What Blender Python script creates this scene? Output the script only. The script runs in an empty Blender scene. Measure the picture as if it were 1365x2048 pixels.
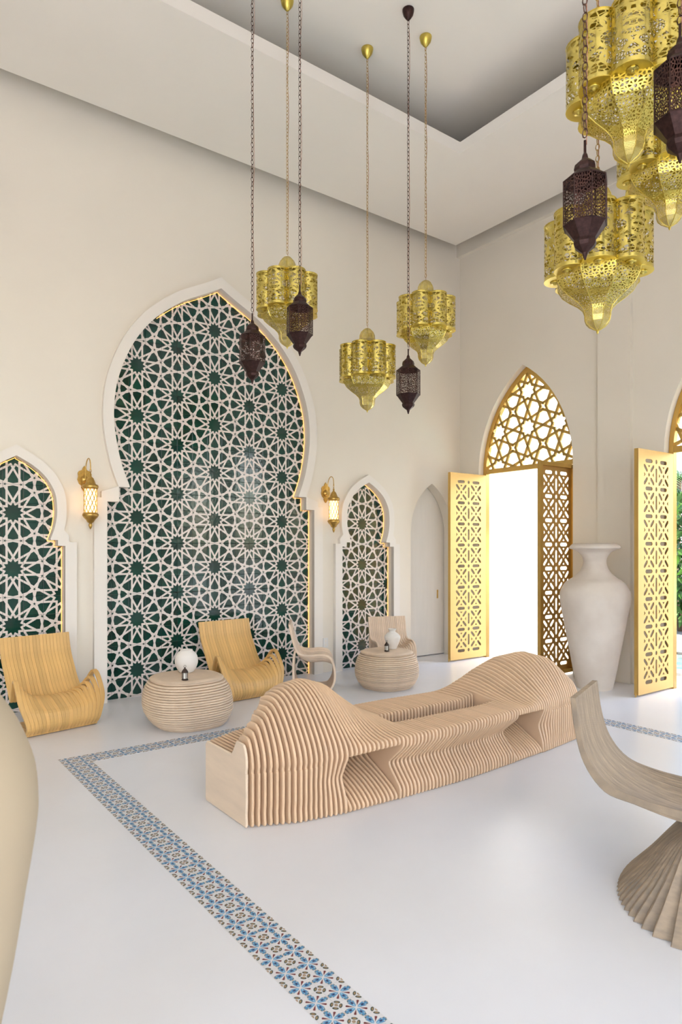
import bpy, math, random
import numpy as np
from mathutils import Vector, Matrix
random.seed(7)
S = bpy.context.scene
COL = S.collection
PI = math.pi

# ------------------------------------------------------------------ camera
FPX = 1327.0; HOR = 1098.0; PSI = math.radians(53.45)
cam = bpy.data.cameras.new('camera'); camo = bpy.data.objects.new('camera', cam); COL.objects.link(camo)
camo.location = (0, 0, 1.5); camo.rotation_euler = (PI/2, 0, PSI - PI/2)
cam.sensor_fit = 'VERTICAL'; cam.sensor_height = 36; cam.lens = FPX/2048*36
cam.shift_y = (HOR - 1024)/2048; cam.clip_start = .05
cam.dof.use_dof = True; cam.dof.focus_distance = 5.5; cam.dof.aperture_fstop = 5.6
S.camera = camo
# ------------------------------------------------------------------ light
S.view_settings.view_transform = 'Standard'; S.view_settings.look = 'None'
S.view_settings.gamma = 1; S.view_settings.use_curve_mapping = False
S.view_settings.exposure = 2.15
W = bpy.data.worlds.new('world'); S.world = W; W.use_nodes = True
wn = W.node_tree; sky = wn.nodes.new('ShaderNodeTexSky'); sky.sky_type = 'NISHITA'
sky.sun_disc = False; sky.sun_elevation = math.radians(53); sky.sun_rotation = PI; sky.air_density = 1.0; sky.dust_density = 3.0
bg = wn.nodes['Background']; wn.links.new(sky.outputs[0], bg.inputs[0]); bg.inputs[1].default_value = .22
sun = bpy.data.lights.new('sun', 'SUN'); sun.energy = 3.2; sun.angle = math.radians(.6); sun.color = (1, .95, .86)
suno = bpy.data.objects.new('sun', sun); COL.objects.link(suno)
suno.rotation_euler = Vector((0.0, .6, -.8)).to_track_quat('-Z', 'Y').to_euler()

# ------------------------------------------------------------------ helpers
def link(o, parent=None):
    COL.objects.link(o)
    if parent: o.parent = parent
    return o
def mesh(name, v, f, mats, smooth=False, uv=None, mi=None):
    me = bpy.data.meshes.new(name); me.from_pydata([tuple(map(float, p)) for p in v], [], f)
    for m in (mats if isinstance(mats, (list, tuple)) else [mats]): me.materials.append(m)
    if mi is not None: me.polygons.foreach_set('material_index', mi)
    if smooth: me.polygons.foreach_set('use_smooth', [True]*len(me.polygons))
    if uv is not None:
        l = me.uv_layers.new(name='UVMap'); k = 0
        flat = []
        for p in me.polygons:
            for li in p.loop_indices: flat += list(uv[me.loops[li].vertex_index])
        l.data.foreach_set('uv', flat)
    me.update(); return me
def obj(name, me, parent=None, loc=None, rot=None):
    o = bpy.data.objects.new(name, me); link(o, parent)
    if loc is not None: o.location = loc
    if rot is not None: o.rotation_euler = rot
    return o
def tag(o, label, cat=None, group=None, kind=None):
    if label: o['label'] = label
    if cat: o['category'] = cat
    if group: o['group'] = group
    if kind: o['kind'] = kind
    return o
def thing(name, loc, label, cat, group=None, rz=0, kind=None):
    o = obj(name, None, None, loc, (0, 0, rz)); o.empty_display_size = .1
    return tag(o, label, cat, group, kind)
def copy_tree(o, parent=None):
    c = o.copy(); link(c, parent)
    for ch in o.children: copy_tree(ch, c)
    return c
class MB:
    def __init__(s): s.v = []; s.f = []; s.mi = []
    def add(s, v, f, m=0):
        b = len(s.v); s.v += [tuple(p) for p in v]; s.f += [[i+b for i in q] for q in f]; s.mi += [m]*len(f); return s
    def box(s, x0, x1, y0, y1, z0, z1, m=0):
        return s.add([(x0,y0,z0),(x1,y0,z0),(x1,y1,z0),(x0,y1,z0),(x0,y0,z1),(x1,y0,z1),(x1,y1,z1),(x0,y1,z1)],
              [[0,3,2,1],[4,5,6,7],[0,1,5,4],[1,2,6,5],[2,3,7,6],[3,0,4,7]], m)
    def prism(s, poly, a, b, fn, m=0):
        n = len(poly); v = [fn(p[0], p[1], a) for p in poly] + [fn(p[0], p[1], b) for p in poly]
        f = [list(range(n))[::-1], list(range(n, 2*n))] + [[i, (i+1) % n, n+(i+1) % n, n+i] for i in range(n)]
        return s.add(v, f, m)
    def tube(s, pts, r, n=6, closed=False, m=0):
        P = [np.array(p, float) for p in pts]; N = len(P); rs = r if hasattr(r, '__len__') else [r]*N
        ref = None; v = []
        for i in range(N):
            a = P[(i-1) % N] if (closed or i > 0) else P[i]; b = P[(i+1) % N] if (closed or i < N-1) else P[i]
            t = b-a; t = t/(np.linalg.norm(t)+1e-12)
            if ref is None:
                ref = np.array([0, 0, 1.]) if abs(t[2]) < .9 else np.array([1., 0, 0])
            u = np.cross(t, ref); u /= np.linalg.norm(u)+1e-12; w = np.cross(u, t); ref = w
            for k in range(n):
                q = 2*PI*k/n; v.append(P[i]+rs[i]*(math.cos(q)*u+math.sin(q)*w))
        f = []
        for i in range(N if closed else N-1):
            j = (i+1) % N
            for k in range(n): f.append([i*n+k, i*n+(k+1) % n, j*n+(k+1) % n, j*n+k])
        if not closed: f += [list(range(n))[::-1], list(range((N-1)*n, N*n))]
        return s.add(v, f, m)
    def lathe(s, prof, n=24, c=(0, 0, 0), m=0, cap=True):
        v = []; f = []
        for r, z in prof:
            for k in range(n): q = 2*PI*(k+.5)/n; v.append((c[0]+r*math.cos(q), c[1]+r*math.sin(q), c[2]+z))
        for i in range(len(prof)-1):
            for k in range(n): f.append([i*n+k, i*n+(k+1) % n, (i+1)*n+(k+1) % n, (i+1)*n+k])
        if cap: f += [list(range(n))[::-1], list(range((len(prof)-1)*n, len(prof)*n))]
        return s.add(v, f, m)
    def build(s, name, mats, parent=None, smooth=False, loc=None, rot=None):
        return obj(name, mesh(name, s.v, s.f, mats, smooth, mi=s.mi), parent, loc, rot)
def cr(pts, n=8):
    P = [np.array(p, float) for p in pts]; out = []
    for i in range(len(P)-1):
        p0 = P[max(i-1, 0)]; p1 = P[i]; p2 = P[i+1]; p3 = P[min(i+2, len(P)-1)]
        for k in range(n):
            t = k/n; out.append(.5*((2*p1)+(-p0+p2)*t+(2*p0-5*p1+4*p2-p3)*t*t+(-p0+3*p1-3*p2+p3)*t**3))
    out.append(P[-1]); return out
def itp(x, tab):
    xs = [t[0] for t in tab]; return [float(np.interp(x, xs, [t[k] for t in tab])) for k in range(1, len(tab[0]))]
def sm(x, a, b):
    t = min(max((x-a)/(b-a), 0), 1); return t*t*(3-2*t)
def plate(name, outer, holes, thick, mat):
    """flat sheet in local XY with real cut-outs, thickness centred on z=0"""
    cu = bpy.data.curves.new(name, 'CURVE'); cu.dimensions = '2D'; cu.fill_mode = 'BOTH'; cu.extrude = thick/2
    for lp in [outer]+holes:
        sp = cu.splines.new('POLY'); sp.points.add(len(lp)-1); sp.use_cyclic_u = True
        sp.points.foreach_set('co', [c for p in lp for c in (p[0], p[1], 0, 1)])
    o = bpy.data.objects.new(name, cu); COL.objects.link(o)
    bpy.context.view_layer.update()
    me = bpy.data.meshes.new_from_object(o.evaluated_get(bpy.context.evaluated_depsgraph_get()))
    bpy.data.objects.remove(o); bpy.data.curves.remove(cu)
    me.name = name; me.materials.clear(); me.materials.append(mat); return me
def remap(me, M): me.transform(M); return me
M_XZ = Matrix(((1,0,0,0),(0,0,1,0),(0,1,0,0),(0,0,0,1)))      # local (x,y) -> world (x,z)
M_YZ = Matrix(((0,0,1,0),(1,0,0,0),(0,1,0,0),(0,0,0,1)))      # local (x,y) -> world (y,z)
def clip(poly, A, B):
    """keep the side left of A->B"""
    out = []; n = len(poly)
    d = lambda p: (B[0]-A[0])*(p[1]-A[1])-(B[1]-A[1])*(p[0]-A[0])
    for i in range(n):
        p, q = poly[i], poly[(i+1) % n]; a, b = d(p), d(q)
        if a >= 0: out.append(p)
        if (a >= 0) != (b >= 0):
            t = a/(a-b); out.append((p[0]+(q[0]-p[0])*t, p[1]+(q[1]-p[1])*t))
    return out
def clip_convex(poly, region):
    for i in range(len(region)):
        poly = clip(poly, region[i], region[(i+1) % len(region)])
        if len(poly) < 3: return []
    return poly
def strap(a, b, w, ea=0, eb=0):
    a = np.array(a, float); b = np.array(b, float); t = b-a; t /= np.linalg.norm(t); n = np.array([-t[1], t[0]])*w/2
    a = a-t*ea; b = b+t*eb
    return [tuple(a-n), tuple(b-n), tuple(b+n), tuple(a+n)]

# ------------------------------------------------------------------ materials
def mat(name, col, rough=.5, metal=0, var=0, scale=8, bump=0, bscale=60, spec=.5, stretch=None, emis=None, es=0, rnd=0, coat=0, alt=None):
    m = bpy.data.materials.new(name); m.use_nodes = True; T = m.node_tree; n = T.nodes; L = T.links
    b = n['Principled BSDF']; b.inputs['Base Color'].default_value = (*col, 1); b.inputs['Roughness'].default_value = rough
    b.inputs['Metallic'].default_value = metal; b.inputs['Specular IOR Level'].default_value = spec; b.inputs['Coat Weight'].default_value = coat
    if emis: b.inputs['Emission Color'].default_value = (*emis, 1); b.inputs['Emission Strength'].default_value = es
    tc = n.new('ShaderNodeTexCoord'); mp = n.new('ShaderNodeMapping'); L.new(tc.outputs['Object'], mp.inputs[0])
    if stretch: mp.inputs['Scale'].default_value = stretch
    last = None
    if var or alt:
        t = n.new('ShaderNodeTexNoise'); t.inputs['Scale'].default_value = scale; t.inputs['Detail'].default_value = 5
        L.new(mp.outputs[0], t.inputs['Vector'])
        r = n.new('ShaderNodeValToRGB'); r.color_ramp.elements[0].position = .3; r.color_ramp.elements[1].position = .7
        lo = alt if alt else tuple(c*(1-var) for c in col)
        r.color_ramp.elements[0].color = (*lo, 1); r.color_ramp.elements[1].color = (*col, 1)
        L.new(t.outputs[0], r.inputs[0]); last = r.outputs[0]
    if rnd:
        oi = n.new('ShaderNodeObjectInfo'); hs = n.new('ShaderNodeHueSaturation'); mr = n.new('ShaderNodeMapRange')
        mr.inputs['To Min'].default_value = 1-rnd; mr.inputs['To Max'].default_value = 1+rnd
        L.new(oi.outputs['Random'], mr.inputs[0]); L.new(mr.outputs[0], hs.inputs['Value'])
        if last: L.new(last, hs.inputs['Color'])
        else: hs.inputs['Color'].default_value = (*col, 1)
        last = hs.outputs[0]
    if last: L.new(last, b.inputs['Base Color'])
    if bump:
        t2 = n.new('ShaderNodeTexNoise'); t2.inputs['Scale'].default_value = bscale; L.new(mp.outputs[0], t2.inputs['Vector'])
        bp = n.new('ShaderNodeBump'); bp.inputs['Strength'].default_value = bump; bp.inputs['Distance'].default_value = .01
        L.new(t2.outputs[0], bp.inputs['Height']); L.new(bp.outputs[0], b.inputs['Normal'])
    return m
def pierce(name, col, kind, rough=.28, metal=1, alt=None):
    """metal sheet pierced by a procedural cut-out pattern in its UV space"""
    m = mat(name, col, rough, metal, var=.25, scale=25, alt=alt); T = m.node_tree; n = T.nodes; L = T.links
    def mt(op, a, b=None, c=None):
        q = n.new('ShaderNodeMath'); q.operation = op
        for i, x in enumerate((a, b, c)):
            if x is None: continue
            if isinstance(x, (int, float)): q.inputs[i].default_value = x
            else: L.new(x, q.inputs[i])
        return q.outputs[0]
    uv = n.new('ShaderNodeUVMap'); sp = n.new('ShaderNodeSeparateXYZ'); L.new(uv.outputs[0], sp.inputs[0])
    U, V = sp.outputs[0], sp.outputs[1]
    def vor(su, sv, scale, thr, feat='DISTANCE_TO_EDGE'):
        cb = n.new('ShaderNodeCombineXYZ'); L.new(su, cb.inputs[0]); L.new(sv, cb.inputs[1])
        v = n.new('ShaderNodeTexVoronoi'); v.feature = feat; v.voronoi_dimensions = '2D'; v.inputs['Scale'].default_value = scale
        L.new(cb.outputs[0], v.inputs['Vector'])
        return mt('LESS_THAN', v.outputs['Distance'], thr)
    if kind == 'lobe':      # U -1..1 across, V 0..3.6 up (same unit)
        A = mt('ABSOLUTE', U)
        solid = vor(A, V, 5.2, .1)
        for cx, cy, r, w in ((0, 2.15, .42, .07), (0, 1.75, .42, .07), (.42, 2.75, .3, .06), (.38, 1.05, .3, .06), (.95, 1.95, .55, .07), (.95, 2.9, .45, .06), (.95, .95, .45, .06), (0, .75, .22, .06), (0, 3.1, .2, .06)):
            dx = mt('SUBTRACT', A, cx); dy = mt('SUBTRACT', V, cy)
            d = mt('SQRT', mt('ADD', mt('MULTIPLY', dx, dx), mt('MULTIPLY', dy, dy)))
            solid = mt('MAXIMUM', solid, mt('LESS_THAN', mt('ABSOLUTE', mt('SUBTRACT', d, r)), w))
        solid = mt('MAXIMUM', solid, mt('LESS_THAN', V, .22)); solid = mt('MAXIMUM', solid, mt('GREATER_THAN', V, 3.45))
        solid = mt('MAXIMUM', solid, mt('GREATER_THAN', A, .97))
    elif kind == 'fine':
        solid = mt('MAXIMUM', vor(U, V, 70, .2), mt('LESS_THAN', mt('ABSOLUTE', mt('SUBTRACT', mt('FRACT', mt('MULTIPLY', U, 8/(2*PI*.2))), .5)), .0))
    elif kind == 'mesh':
        a = mt('ADD', U, V); b = mt('SUBTRACT', U, V)
        fa = mt('ABSOLUTE', mt('SUBTRACT', mt('FRACT', mt('MULTIPLY', a, 75)), .5)); fb = mt('ABSOLUTE', mt('SUBTRACT', mt('FRACT', mt('MULTIPLY', b, 75)), .5))
        solid = mt('MAXIMUM', mt('LESS_THAN', fa, .22), mt('LESS_THAN', fb, .22))
    elif kind == 'dark':
        solid = vor(U, V, 62, .17)
    tr = n.new('ShaderNodeBsdfTransparent'); mx = n.new('ShaderNodeMixShader'); out = n['Material Output']
    L.new(solid, mx.inputs[0]); L.new(tr.outputs[0], mx.inputs[1]); L.new(n['Principled BSDF'].outputs[0], mx.inputs[2]); L.new(mx.outputs[0], out.inputs[0])
    return m
PLASTER = mat('white_plaster', (.83, .765, .655), .85, var=.035, scale=1.3, bump=.03, bscale=40, spec=.2)
TRIMW = mat('trim_plaster', (.83, .775, .695), .75, bump=.02, spec=.3)
CEIL = mat('ceiling_plaster', (.87, .82, .735), .9, var=.03, scale=1, spec=.1)
FLOORM = mat('polished_cement', (.79, .795, .81), .28, var=.045, scale=1.6, bump=.015, bscale=6, spec=.4)
GLAZE = mat('green_glaze', (.004, .05, .033), .09, alt=(.003, .028, .024), scale=5, bump=.1, bscale=22, spec=.6, rnd=.25)
WHITEG = mat('white_glaze', (.80, .72, .66), .22, var=.08, scale=30, spec=.4)
GROUT = mat('grout', (.16, .15, .15), .9)
LED = mat('warm_light_strip', (1, .7, .3), .5, emis=(1, .45, .1), es=.4)
PLY = mat('plywood', (.78, .545, .345), .45, var=.08, scale=5, rnd=.05)
PLYEND = mat('plywood_face', (.86, .68, .50), .5, var=.12, scale=3, stretch=(1, 1, 5), bump=.02)
OAKY = mat('amber_wood', (.76, .47, .165), .4, alt=(.64, .385, .135), scale=6, stretch=(10, 1.2, 1.2), rnd=.12, bump=.03, bscale=30)
PALEW = mat('pale_wood', (.80, .62, .455), .5, var=.2, scale=6, stretch=(8, 1.5, 1.5), rnd=.08)
POUFW = mat('pouf_wood', (.82, .635, .455), .5, var=.16, scale=7, stretch=(1, 1, 5), rnd=.09)
GREYW = mat('weathered_wood', (.42, .31, .20), .6, alt=(.28, .215, .15), scale=7, stretch=(12, 2, 2), rnd=.12, bump=.05)
GOLD = mat('satin_gold', (.68, .45, .175), .5, 1, var=.06, scale=2)
GOLDF = mat('gold_frame', (.72, .48, .15), .38, 1, var=.15, scale=5)
BRASS = mat('lantern_brass', (.72, .57, .13), .3, 1, var=.1, scale=12)
LOBEM = pierce('pierced_brass', (.76, .62, .17), 'lobe', .24)
FINEM = pierce('filigree_brass', (.70, .56, .13), 'fine', .3)
MESHM = pierce('mesh_brass', (.85, .7, .24), 'mesh', .3)
DARKP = pierce('pierced_bronze', (.035, .016, .014), 'dark', .4, .7, alt=(.09, .04, .03))
DARKM = mat('dark_bronze', (.028, .013, .012), .4, .7, alt=(.065, .03, .025), scale=70)
CHAINB = mat('brass_chain', (.42, .28, .1), .4, 1)
CHAIND = mat('bronze_chain', (.10, .055, .04), .45, 1)
CORDM = mat('copper_cord', (.42, .2, .12), .5)
GLASSL = mat('lit_glass', (1, .85, .6), .4, emis=(1, .6, .25), es=.75)
SCB = mat('sconce_brass', (.66, .42, .12), .33, 1, var=.3, scale=40)
VASEM = mat('rough_clay', (.78, .70, .61), .9, alt=(.67, .58, .49), scale=3.2, bump=.12, bscale=45, spec=.15)
URNM = mat('smooth_clay', (.50, .41, .285), .8, var=.06, scale=3, spec=.2)
POTM = mat('white_pottery', (.80, .75, .68), .7, bump=.05)
DOORW = mat('white_door_paint', (.85, .81, .74), .6, var=.04, stretch=(6, 1, .6), scale=3)
IRON = mat('iron', (.06, .04, .03), .5, .8)
PLASTIC = mat('white_plastic', (.78, .76, .72), .4)
PAVE = mat('pebble_paving', (.36, .36, .37), .9, alt=(.16, .16, .17), scale=60, bump=.3, bscale=60)
EXTW = mat('exterior_white', (.85, .84, .82), .9)
WATER = mat('pool_water', (.10, .45, .45), .05, spec=.6, bump=.1, bscale=5)
LEAF = mat('leaf', (.06, .16, .015), .5, alt=(.015, .05, .006), scale=4)
TRUNK = mat('trunk', (.16, .11, .07), .9)
STONE = mat('coping_stone', (.55, .53, .50), .9, alt=(.4, .38, .36), scale=14)
B_WHITE = mat('tile_body', (.72, .71, .70), .4); B_BLUE = mat('print_blue', (.10, .30, .50), .4); B_LBLUE = mat('print_light_blue', (.34, .58, .74), .4)
B_NAVY = mat('print_navy', (.02, .03, .12), .4); B_RED = mat('print_red', (.17, .025, .025), .4); B_GRN = mat('print_green', (.02, .065, .06), .4)
B_OCH = mat('print_ochre', (.36, .23, .11), .4)
GLASS2 = mat('lantern_pane', (.8, .78, .7), .3)

# ------------------------------------------------------------------ setting
YW, YF, YT = 6.60, 6.55, 6.673
XW = 7.01; XF = 7.17
floor = MB().box(-4, 7.25, -5, 6.98, -.15, 0).build('floor', FLOORM); tag(floor, 'polished white cement floor with an inlaid patterned tile border', kind='structure')
tag(MB().box(-4.2, 7.3, -5, 6.98, 6.1, 6.3).build('ceiling', CEIL), 'recessed white plaster ceiling the lanterns hang from', kind='structure')
sof = plate('ceiling', [(-4, 6.37), (6.68, 6.37), (6.68, -5), (5.163, -5), (5.163, 4.858), (-4, 4.858)], [], .12, CEIL)
sof.transform(Matrix.Translation((0, 0, 5.72)))
tag(obj('ceiling_soffit', sof), 'lowered white plaster ceiling band framing the recessed ceiling', kind='structure')

BIGC, SMC = 3.24, (1.212, 5.297)
def niche_half(big):
    if big:
        a = [(1.22, 0), (1.22, 1.965), (1.105, 1.965), (1.105, 2.112), (1.0, 2.112)]
        c = [(1.0, 2.125), (1.085, 2.36), (1.142, 2.64), (1.155, 2.87), (1.128, 3.12), (1.045, 3.38), (.935, 3.60), (.785, 3.80), (.62, 3.955), (.42, 4.10), (.20, 4.215), (0, 4.325)]
    else:
        a = [(.418, 0), (.418, 1.53), (.352, 1.53), (.352, 1.583), (.29, 1.583)]
        c = [(.29, 1.60), (.325, 1.70), (.345, 1.83), (.337, 1.98), (.302, 2.08), (.235, 2.18), (.13, 2.27), (0, 2.345)]
    return a, [tuple(p) for p in cr(c, 5)]
def niche_outline(cx, big, z0=0.0):
    a, c = niche_half(big); h = a+c; h[0] = (h[0][0], z0)
    return [(cx-p[0], p[1]) for p in h]+[(cx+p[0], p[1]) for p in h[::-1][1:]]
def surround_outline(cx, big):
    a, c = niche_half(big); o = .105 if big else .085
    zs = 2.06 if big else 1.625
    h = [(a[0][0]+o+.02, 0), (a[0][0]+o+.02, zs-.06), (a[0][0]+o-.05, zs-.06), (a[0][0]+o-.05, zs)]
    for i in range(len(c)):
        p = np.array(c[i]); q0 = np.array(c[max(i-1, 0)]); q1 = np.array(c[min(i+1, len(c)-1)]); t = q1-q0; t /= np.linalg.norm(t)
        n = np.array([t[1], -t[0]]); q = p+n*o
        if i == len(c)-1: q = p+np.array([0, o*1.15]); q[0] = 0
        if q[1] > zs+.03 and q[0] >= 0: h.append(tuple(q))
    return [(cx-p[0], p[1]) for p in h]+[(cx+p[0], p[1]) for p in h[::-1][1:]]
def gothic(cx, hw, zs, za, n=12, z0=0.):
    H = za-zs; c = (H*H-hw*hw)/(2*hw); R = hw+c; A = math.atan2(H, c)
    r = [(cx+R*math.cos(A*k/n)-c, zs+R*math.sin(A*k/n)) for k in range(n+1)]
    l = [(2*cx-x, z) for x, z in r[::-1][1:]]
    return [(cx+hw, z0)]+r+l+[(cx-hw, z0)]
tag(MB().box(-4.2, -4, .6, 6.98, 0, 6.1).box(-4.2, -4, -5, -4.6, 0, 6.1).box(-4.2, -4, -4.6, .6, 4.6, 6.1).build('wall_side', PLASTER), 'white plaster wall with a wide opening opposite the arched doorways', kind='structure')
b = MB().box(-4, -3.6, -5.2, -5, 0, 6.1).box(1.6, 7.2, -5.2, -5, 0, 6.1).box(-3.6, 1.6, -5.2, -5, 4.9, 6.1)
tag(b.build('wall_back', PLASTER), 'white plaster wall with a wide opening behind the viewer', kind='structure')
# left wall: plaster sheet with niche openings, thicker around the arched door
hA = [niche_outline(SMC[0], False, 0), niche_outline(BIGC, True, 0), niche_outline(SMC[1], False, 0)]
def notched(x0, x1, z1, outs):        # wall outline whose openings reach the floor
    o = [(x0, 0)]
    for h in outs: o += [h[0]]+h[1:]
    return o+[(x1, 0), (x1, z1), (x0, z1)]
wl = remap(plate('w', notched(-4, 5.93, 6.1, hA), [], .07, PLASTER), M_XZ); wl.transform(Matrix.Translation((0, YW+.035, 0)))
wr = remap(plate('w', notched(5.93, 7.2, 6.1, [gothic(6.455, .395, 1.72, 2.40)[::-1]]), [], .16, PLASTER), M_XZ); wr.transform(Matrix.Translation((0, YW+.08, 0)))
b = MB()
for m_ in (wl, wr): b.add([v.co for v in m_.vertices], [list(p.vertices) for p in m_.polygons])
b.box(-4, 5.93, 6.70, 6.95, 0, 6.1); b.box(5.93, 7.25, 6.83, 6.95, 0, 6.1)
tag(b.build('wall_left', PLASTER), 'tall white plaster wall with horseshoe arch niches', kind='structure')
for i, (cx, big) in enumerate(((SMC[0], False), (BIGC, True), (SMC[1], False))):
    so = surround_outline(cx, big); no = niche_outline(cx, big)
    me = remap(plate('trim', so[:1]+so[1:]+no[::-1], [], .05, TRIMW), M_XZ); me.transform(Matrix.Translation((0, YF+.025, 0)))
    tag(obj('trim_%d' % (i+1), me), 'raised white plaster surround of the %s niche' % ('tall central arch', 'small arch')[not big], kind='structure')
# right wall with arched doorways
DOORS = [5.505, 2.90, .30, -2.30]
wrt = remap(plate('w', notched(-5, YW+.02, 6.1, [gothic(c, .745, 2.55, 3.89)[::-1] for c in DOORS[::-1]]), [], .2, PLASTER), M_YZ)
wrt.transform(Matrix.Translation((XW+.1, 0, 0)))
b = MB().add([v.co for v in wrt.vertices], [list(p.vertices) for p in wrt.polygons])
b.box(XW-.07, XW, -5, YW, 5.64, 6.1)
for c in (4.20, 1.60, -1.0): b.box(XW-.05, XW, c-.2, c+.2, 0, 5.64)
tag(b.build('wall_right', PLASTER), 'tall white plaster wall pierced by pointed arch doorways', kind='structure')

# ------------------------------------------------------------------ star-pattern tiles in the niches
TS = .1725; PP = 3*TS
def star_segments():
    d = .107; N1 = (d, .4775); M1 = (0, .5); nt = (d, d); segs = []
    for k in range(12):
        c, s = math.cos(k*PI/6), math.sin(k*PI/6); R = lambda p: (c*p[0]-s*p[1], s*p[0]+c*p[1])
        for sx in (1, -1):
            q = lambda p: R((sx*p[0], p[1]))
            segs.append((q(nt), q(N1), .5, .35)); segs.append((q(N1), q(M1), .35, .25))
    return segs
STAR = star_segments()
def tri_segments():                   # within the gaps between three stars, for both vertices right and left of a star pair
    out = []
    for sx in (1, -1):
        V = np.array([.134, .5]); n0 = V+np.array([.0375, 0]); up = (.5*math.cos(PI/3), .5*math.sin(PI/3)); dn = (up[0], 1-up[1])
        for e in (up, dn): out.append(((sx*n0[0], n0[1]), (sx*e[0], e[1]), .35, .25))
    return out
segs = []
T0 = tri_segments()
for s in STAR: segs.append(s)
for k in range(3):                    # pairs toward neighbours at 90, 30, -30 degrees
    a = -k*PI/3; c, s_ = math.cos(a), math.sin(a)
    R = lambda p: (c*p[0]-s_*p[1], s_*p[0]+c*p[1])
    for (p, q, e, f) in T0: segs.append((R(p), R(q), e, f))
SX = (2.5/3)/(math.sqrt(3)/2)
SW = .0365*PP
LAT = []
for i in range(-2, 5):
    for j in range(-3, 5):
        LAT.append((i*2.5*TS, j*3*TS+(1.5*TS if i % 2 else 0)))
ALLSEG = []
for cx, cz in LAT:
    for (p, q, e, f) in segs:
        a = (cx+p[0]*PP*SX, cz+p[1]*PP); b_ = (cx+q[0]*PP*SX, cz+q[1]*PP)
        if max(a[0], b_[0]) > -TS and min(a[0], b_[0]) < 5*TS and max(a[1], b_[1]) > -TS and min(a[1], b_[1]) < 3*TS:
            ALLSEG.append(strap(a, b_, SW, e*SW, f*SW))
def inside(poly, x, z):
    c = False; n = len(poly)
    for i in range(n):
        (x1, z1), (x2, z2) = poly[i], poly[(i+1) % n]
        if (z1 > z) != (z2 > z) and x < (x2-x1)*(z-z1)/(z2-z1)+x1: c = not c
    return c
def tile_panel(cx, big, xs, zs, label):
    """xs,zs = position of one star centre that sits in a tile's middle"""
    ol = niche_outline(cx, big); x0 = min(p[0] for p in ol); x1 = max(p[0] for p in ol); z1 = max(p[1] for p in ol)
    root = thing('tile_panel', (cx, YT, 0), label, 'tile panel', 'glazed star-pattern tile panels in the niches')
    gx, gz = xs-TS/2, zs-TS/2           # even column centre = middle of tile (0,0)
    for i in range(math.floor((x0-gx)/TS), math.ceil((x1-gx)/TS)):
        for j in range(math.floor((0-gz)/TS), math.ceil((z1-gz)/TS)):
            a, b_ = gx+i*TS, gz+j*TS
            if b_ < -.02-TS*.9: continue
            if not any(inside(ol, a+u*TS, b_+v*TS) for u in (0, .25, .5, .75, 1) for v in (0.02, .25, .5, .75, .98)): continue
            obj('tile', tile_mesh_cell(i, j), root, (a+TS/2-cx, 0, b_+TS/2))
    bk = MB().box(x0-cx-.02, x1-cx+.02, .0125, .02, 0, z1+.02).build('grout_bed', GROUT, root)
    h = ol[len(ol)//2:]                  # right half from the apex down
    top = ol[int(len(ol)*(.36 if big else .44)):len(ol)//2]
    path = [(p[0]-cx-(.008 if p[0] > cx else -.008), -.010, p[1]-.008) for p in top+h]
    MB().tube(path, .0035, 5).build('light_strip', LED, root)
    return root
_c = {}
def tile_mesh_cell(i, j):
    # star centre lies in the middle of tile (0,0): shift lattice by half a tile
    key = (i % 5, j % 3)
    if key not in _c:
        _c[key] = make_tile(key)
    return _c[key]
def make_tile(key):
    global ALLSEG
    x0, z0 = key[0]*TS-TS/2, key[1]*TS-TS/2; g = .0011
    reg = [(x0+g, z0+g), (x0+TS-g, z0+g), (x0+TS-g, z0+TS-g), (x0+g, z0+TS-g)]
    b = MB(); h = TS/2-g; k = h-.0025; t = .012
    v = [(-h, t, -h), (h, t, -h), (h, t, h), (-h, t, h), (-h, .0012, -h), (h, .0012, -h), (h, .0012, h), (-h, .0012, h), (-k, 0, -k), (k, 0, -k), (k, 0, k), (-k, 0, k)]
    b.add(v, [[0, 1, 5, 4], [1, 2, 6, 5], [2, 3, 7, 6], [3, 0, 4, 7], [4, 5, 9, 8], [5, 6, 10, 9], [6, 7, 11, 10], [7, 4, 8, 11], [8, 9, 10, 11]], 0)
    cx, cz = x0+TS/2, z0+TS/2
    for n_, q in enumerate(ALLSEG):
        c = clip_convex(q, reg)
        if len(c) >= 3: b.add([(p[0]-cx, -.0009-.00001*(n_ % 40), p[1]-cz) for p in c], [list(range(len(c)))], 1)
    return mesh('tile', b.v, b.f, [GLAZE, WHITEG], mi=b.mi)
tile_panel(BIGC, True, 2.357, .786, 'tall central arch panel of dark green tiles with white star lattice')
tile_panel(SMC[0], False, 1.204, .799, 'small arch tile panel behind the amber chair beside the foreground urn')
tile_panel(SMC[1], False, 5.282, .786, 'small arch tile panel between wall lamp and arched white door')

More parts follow.
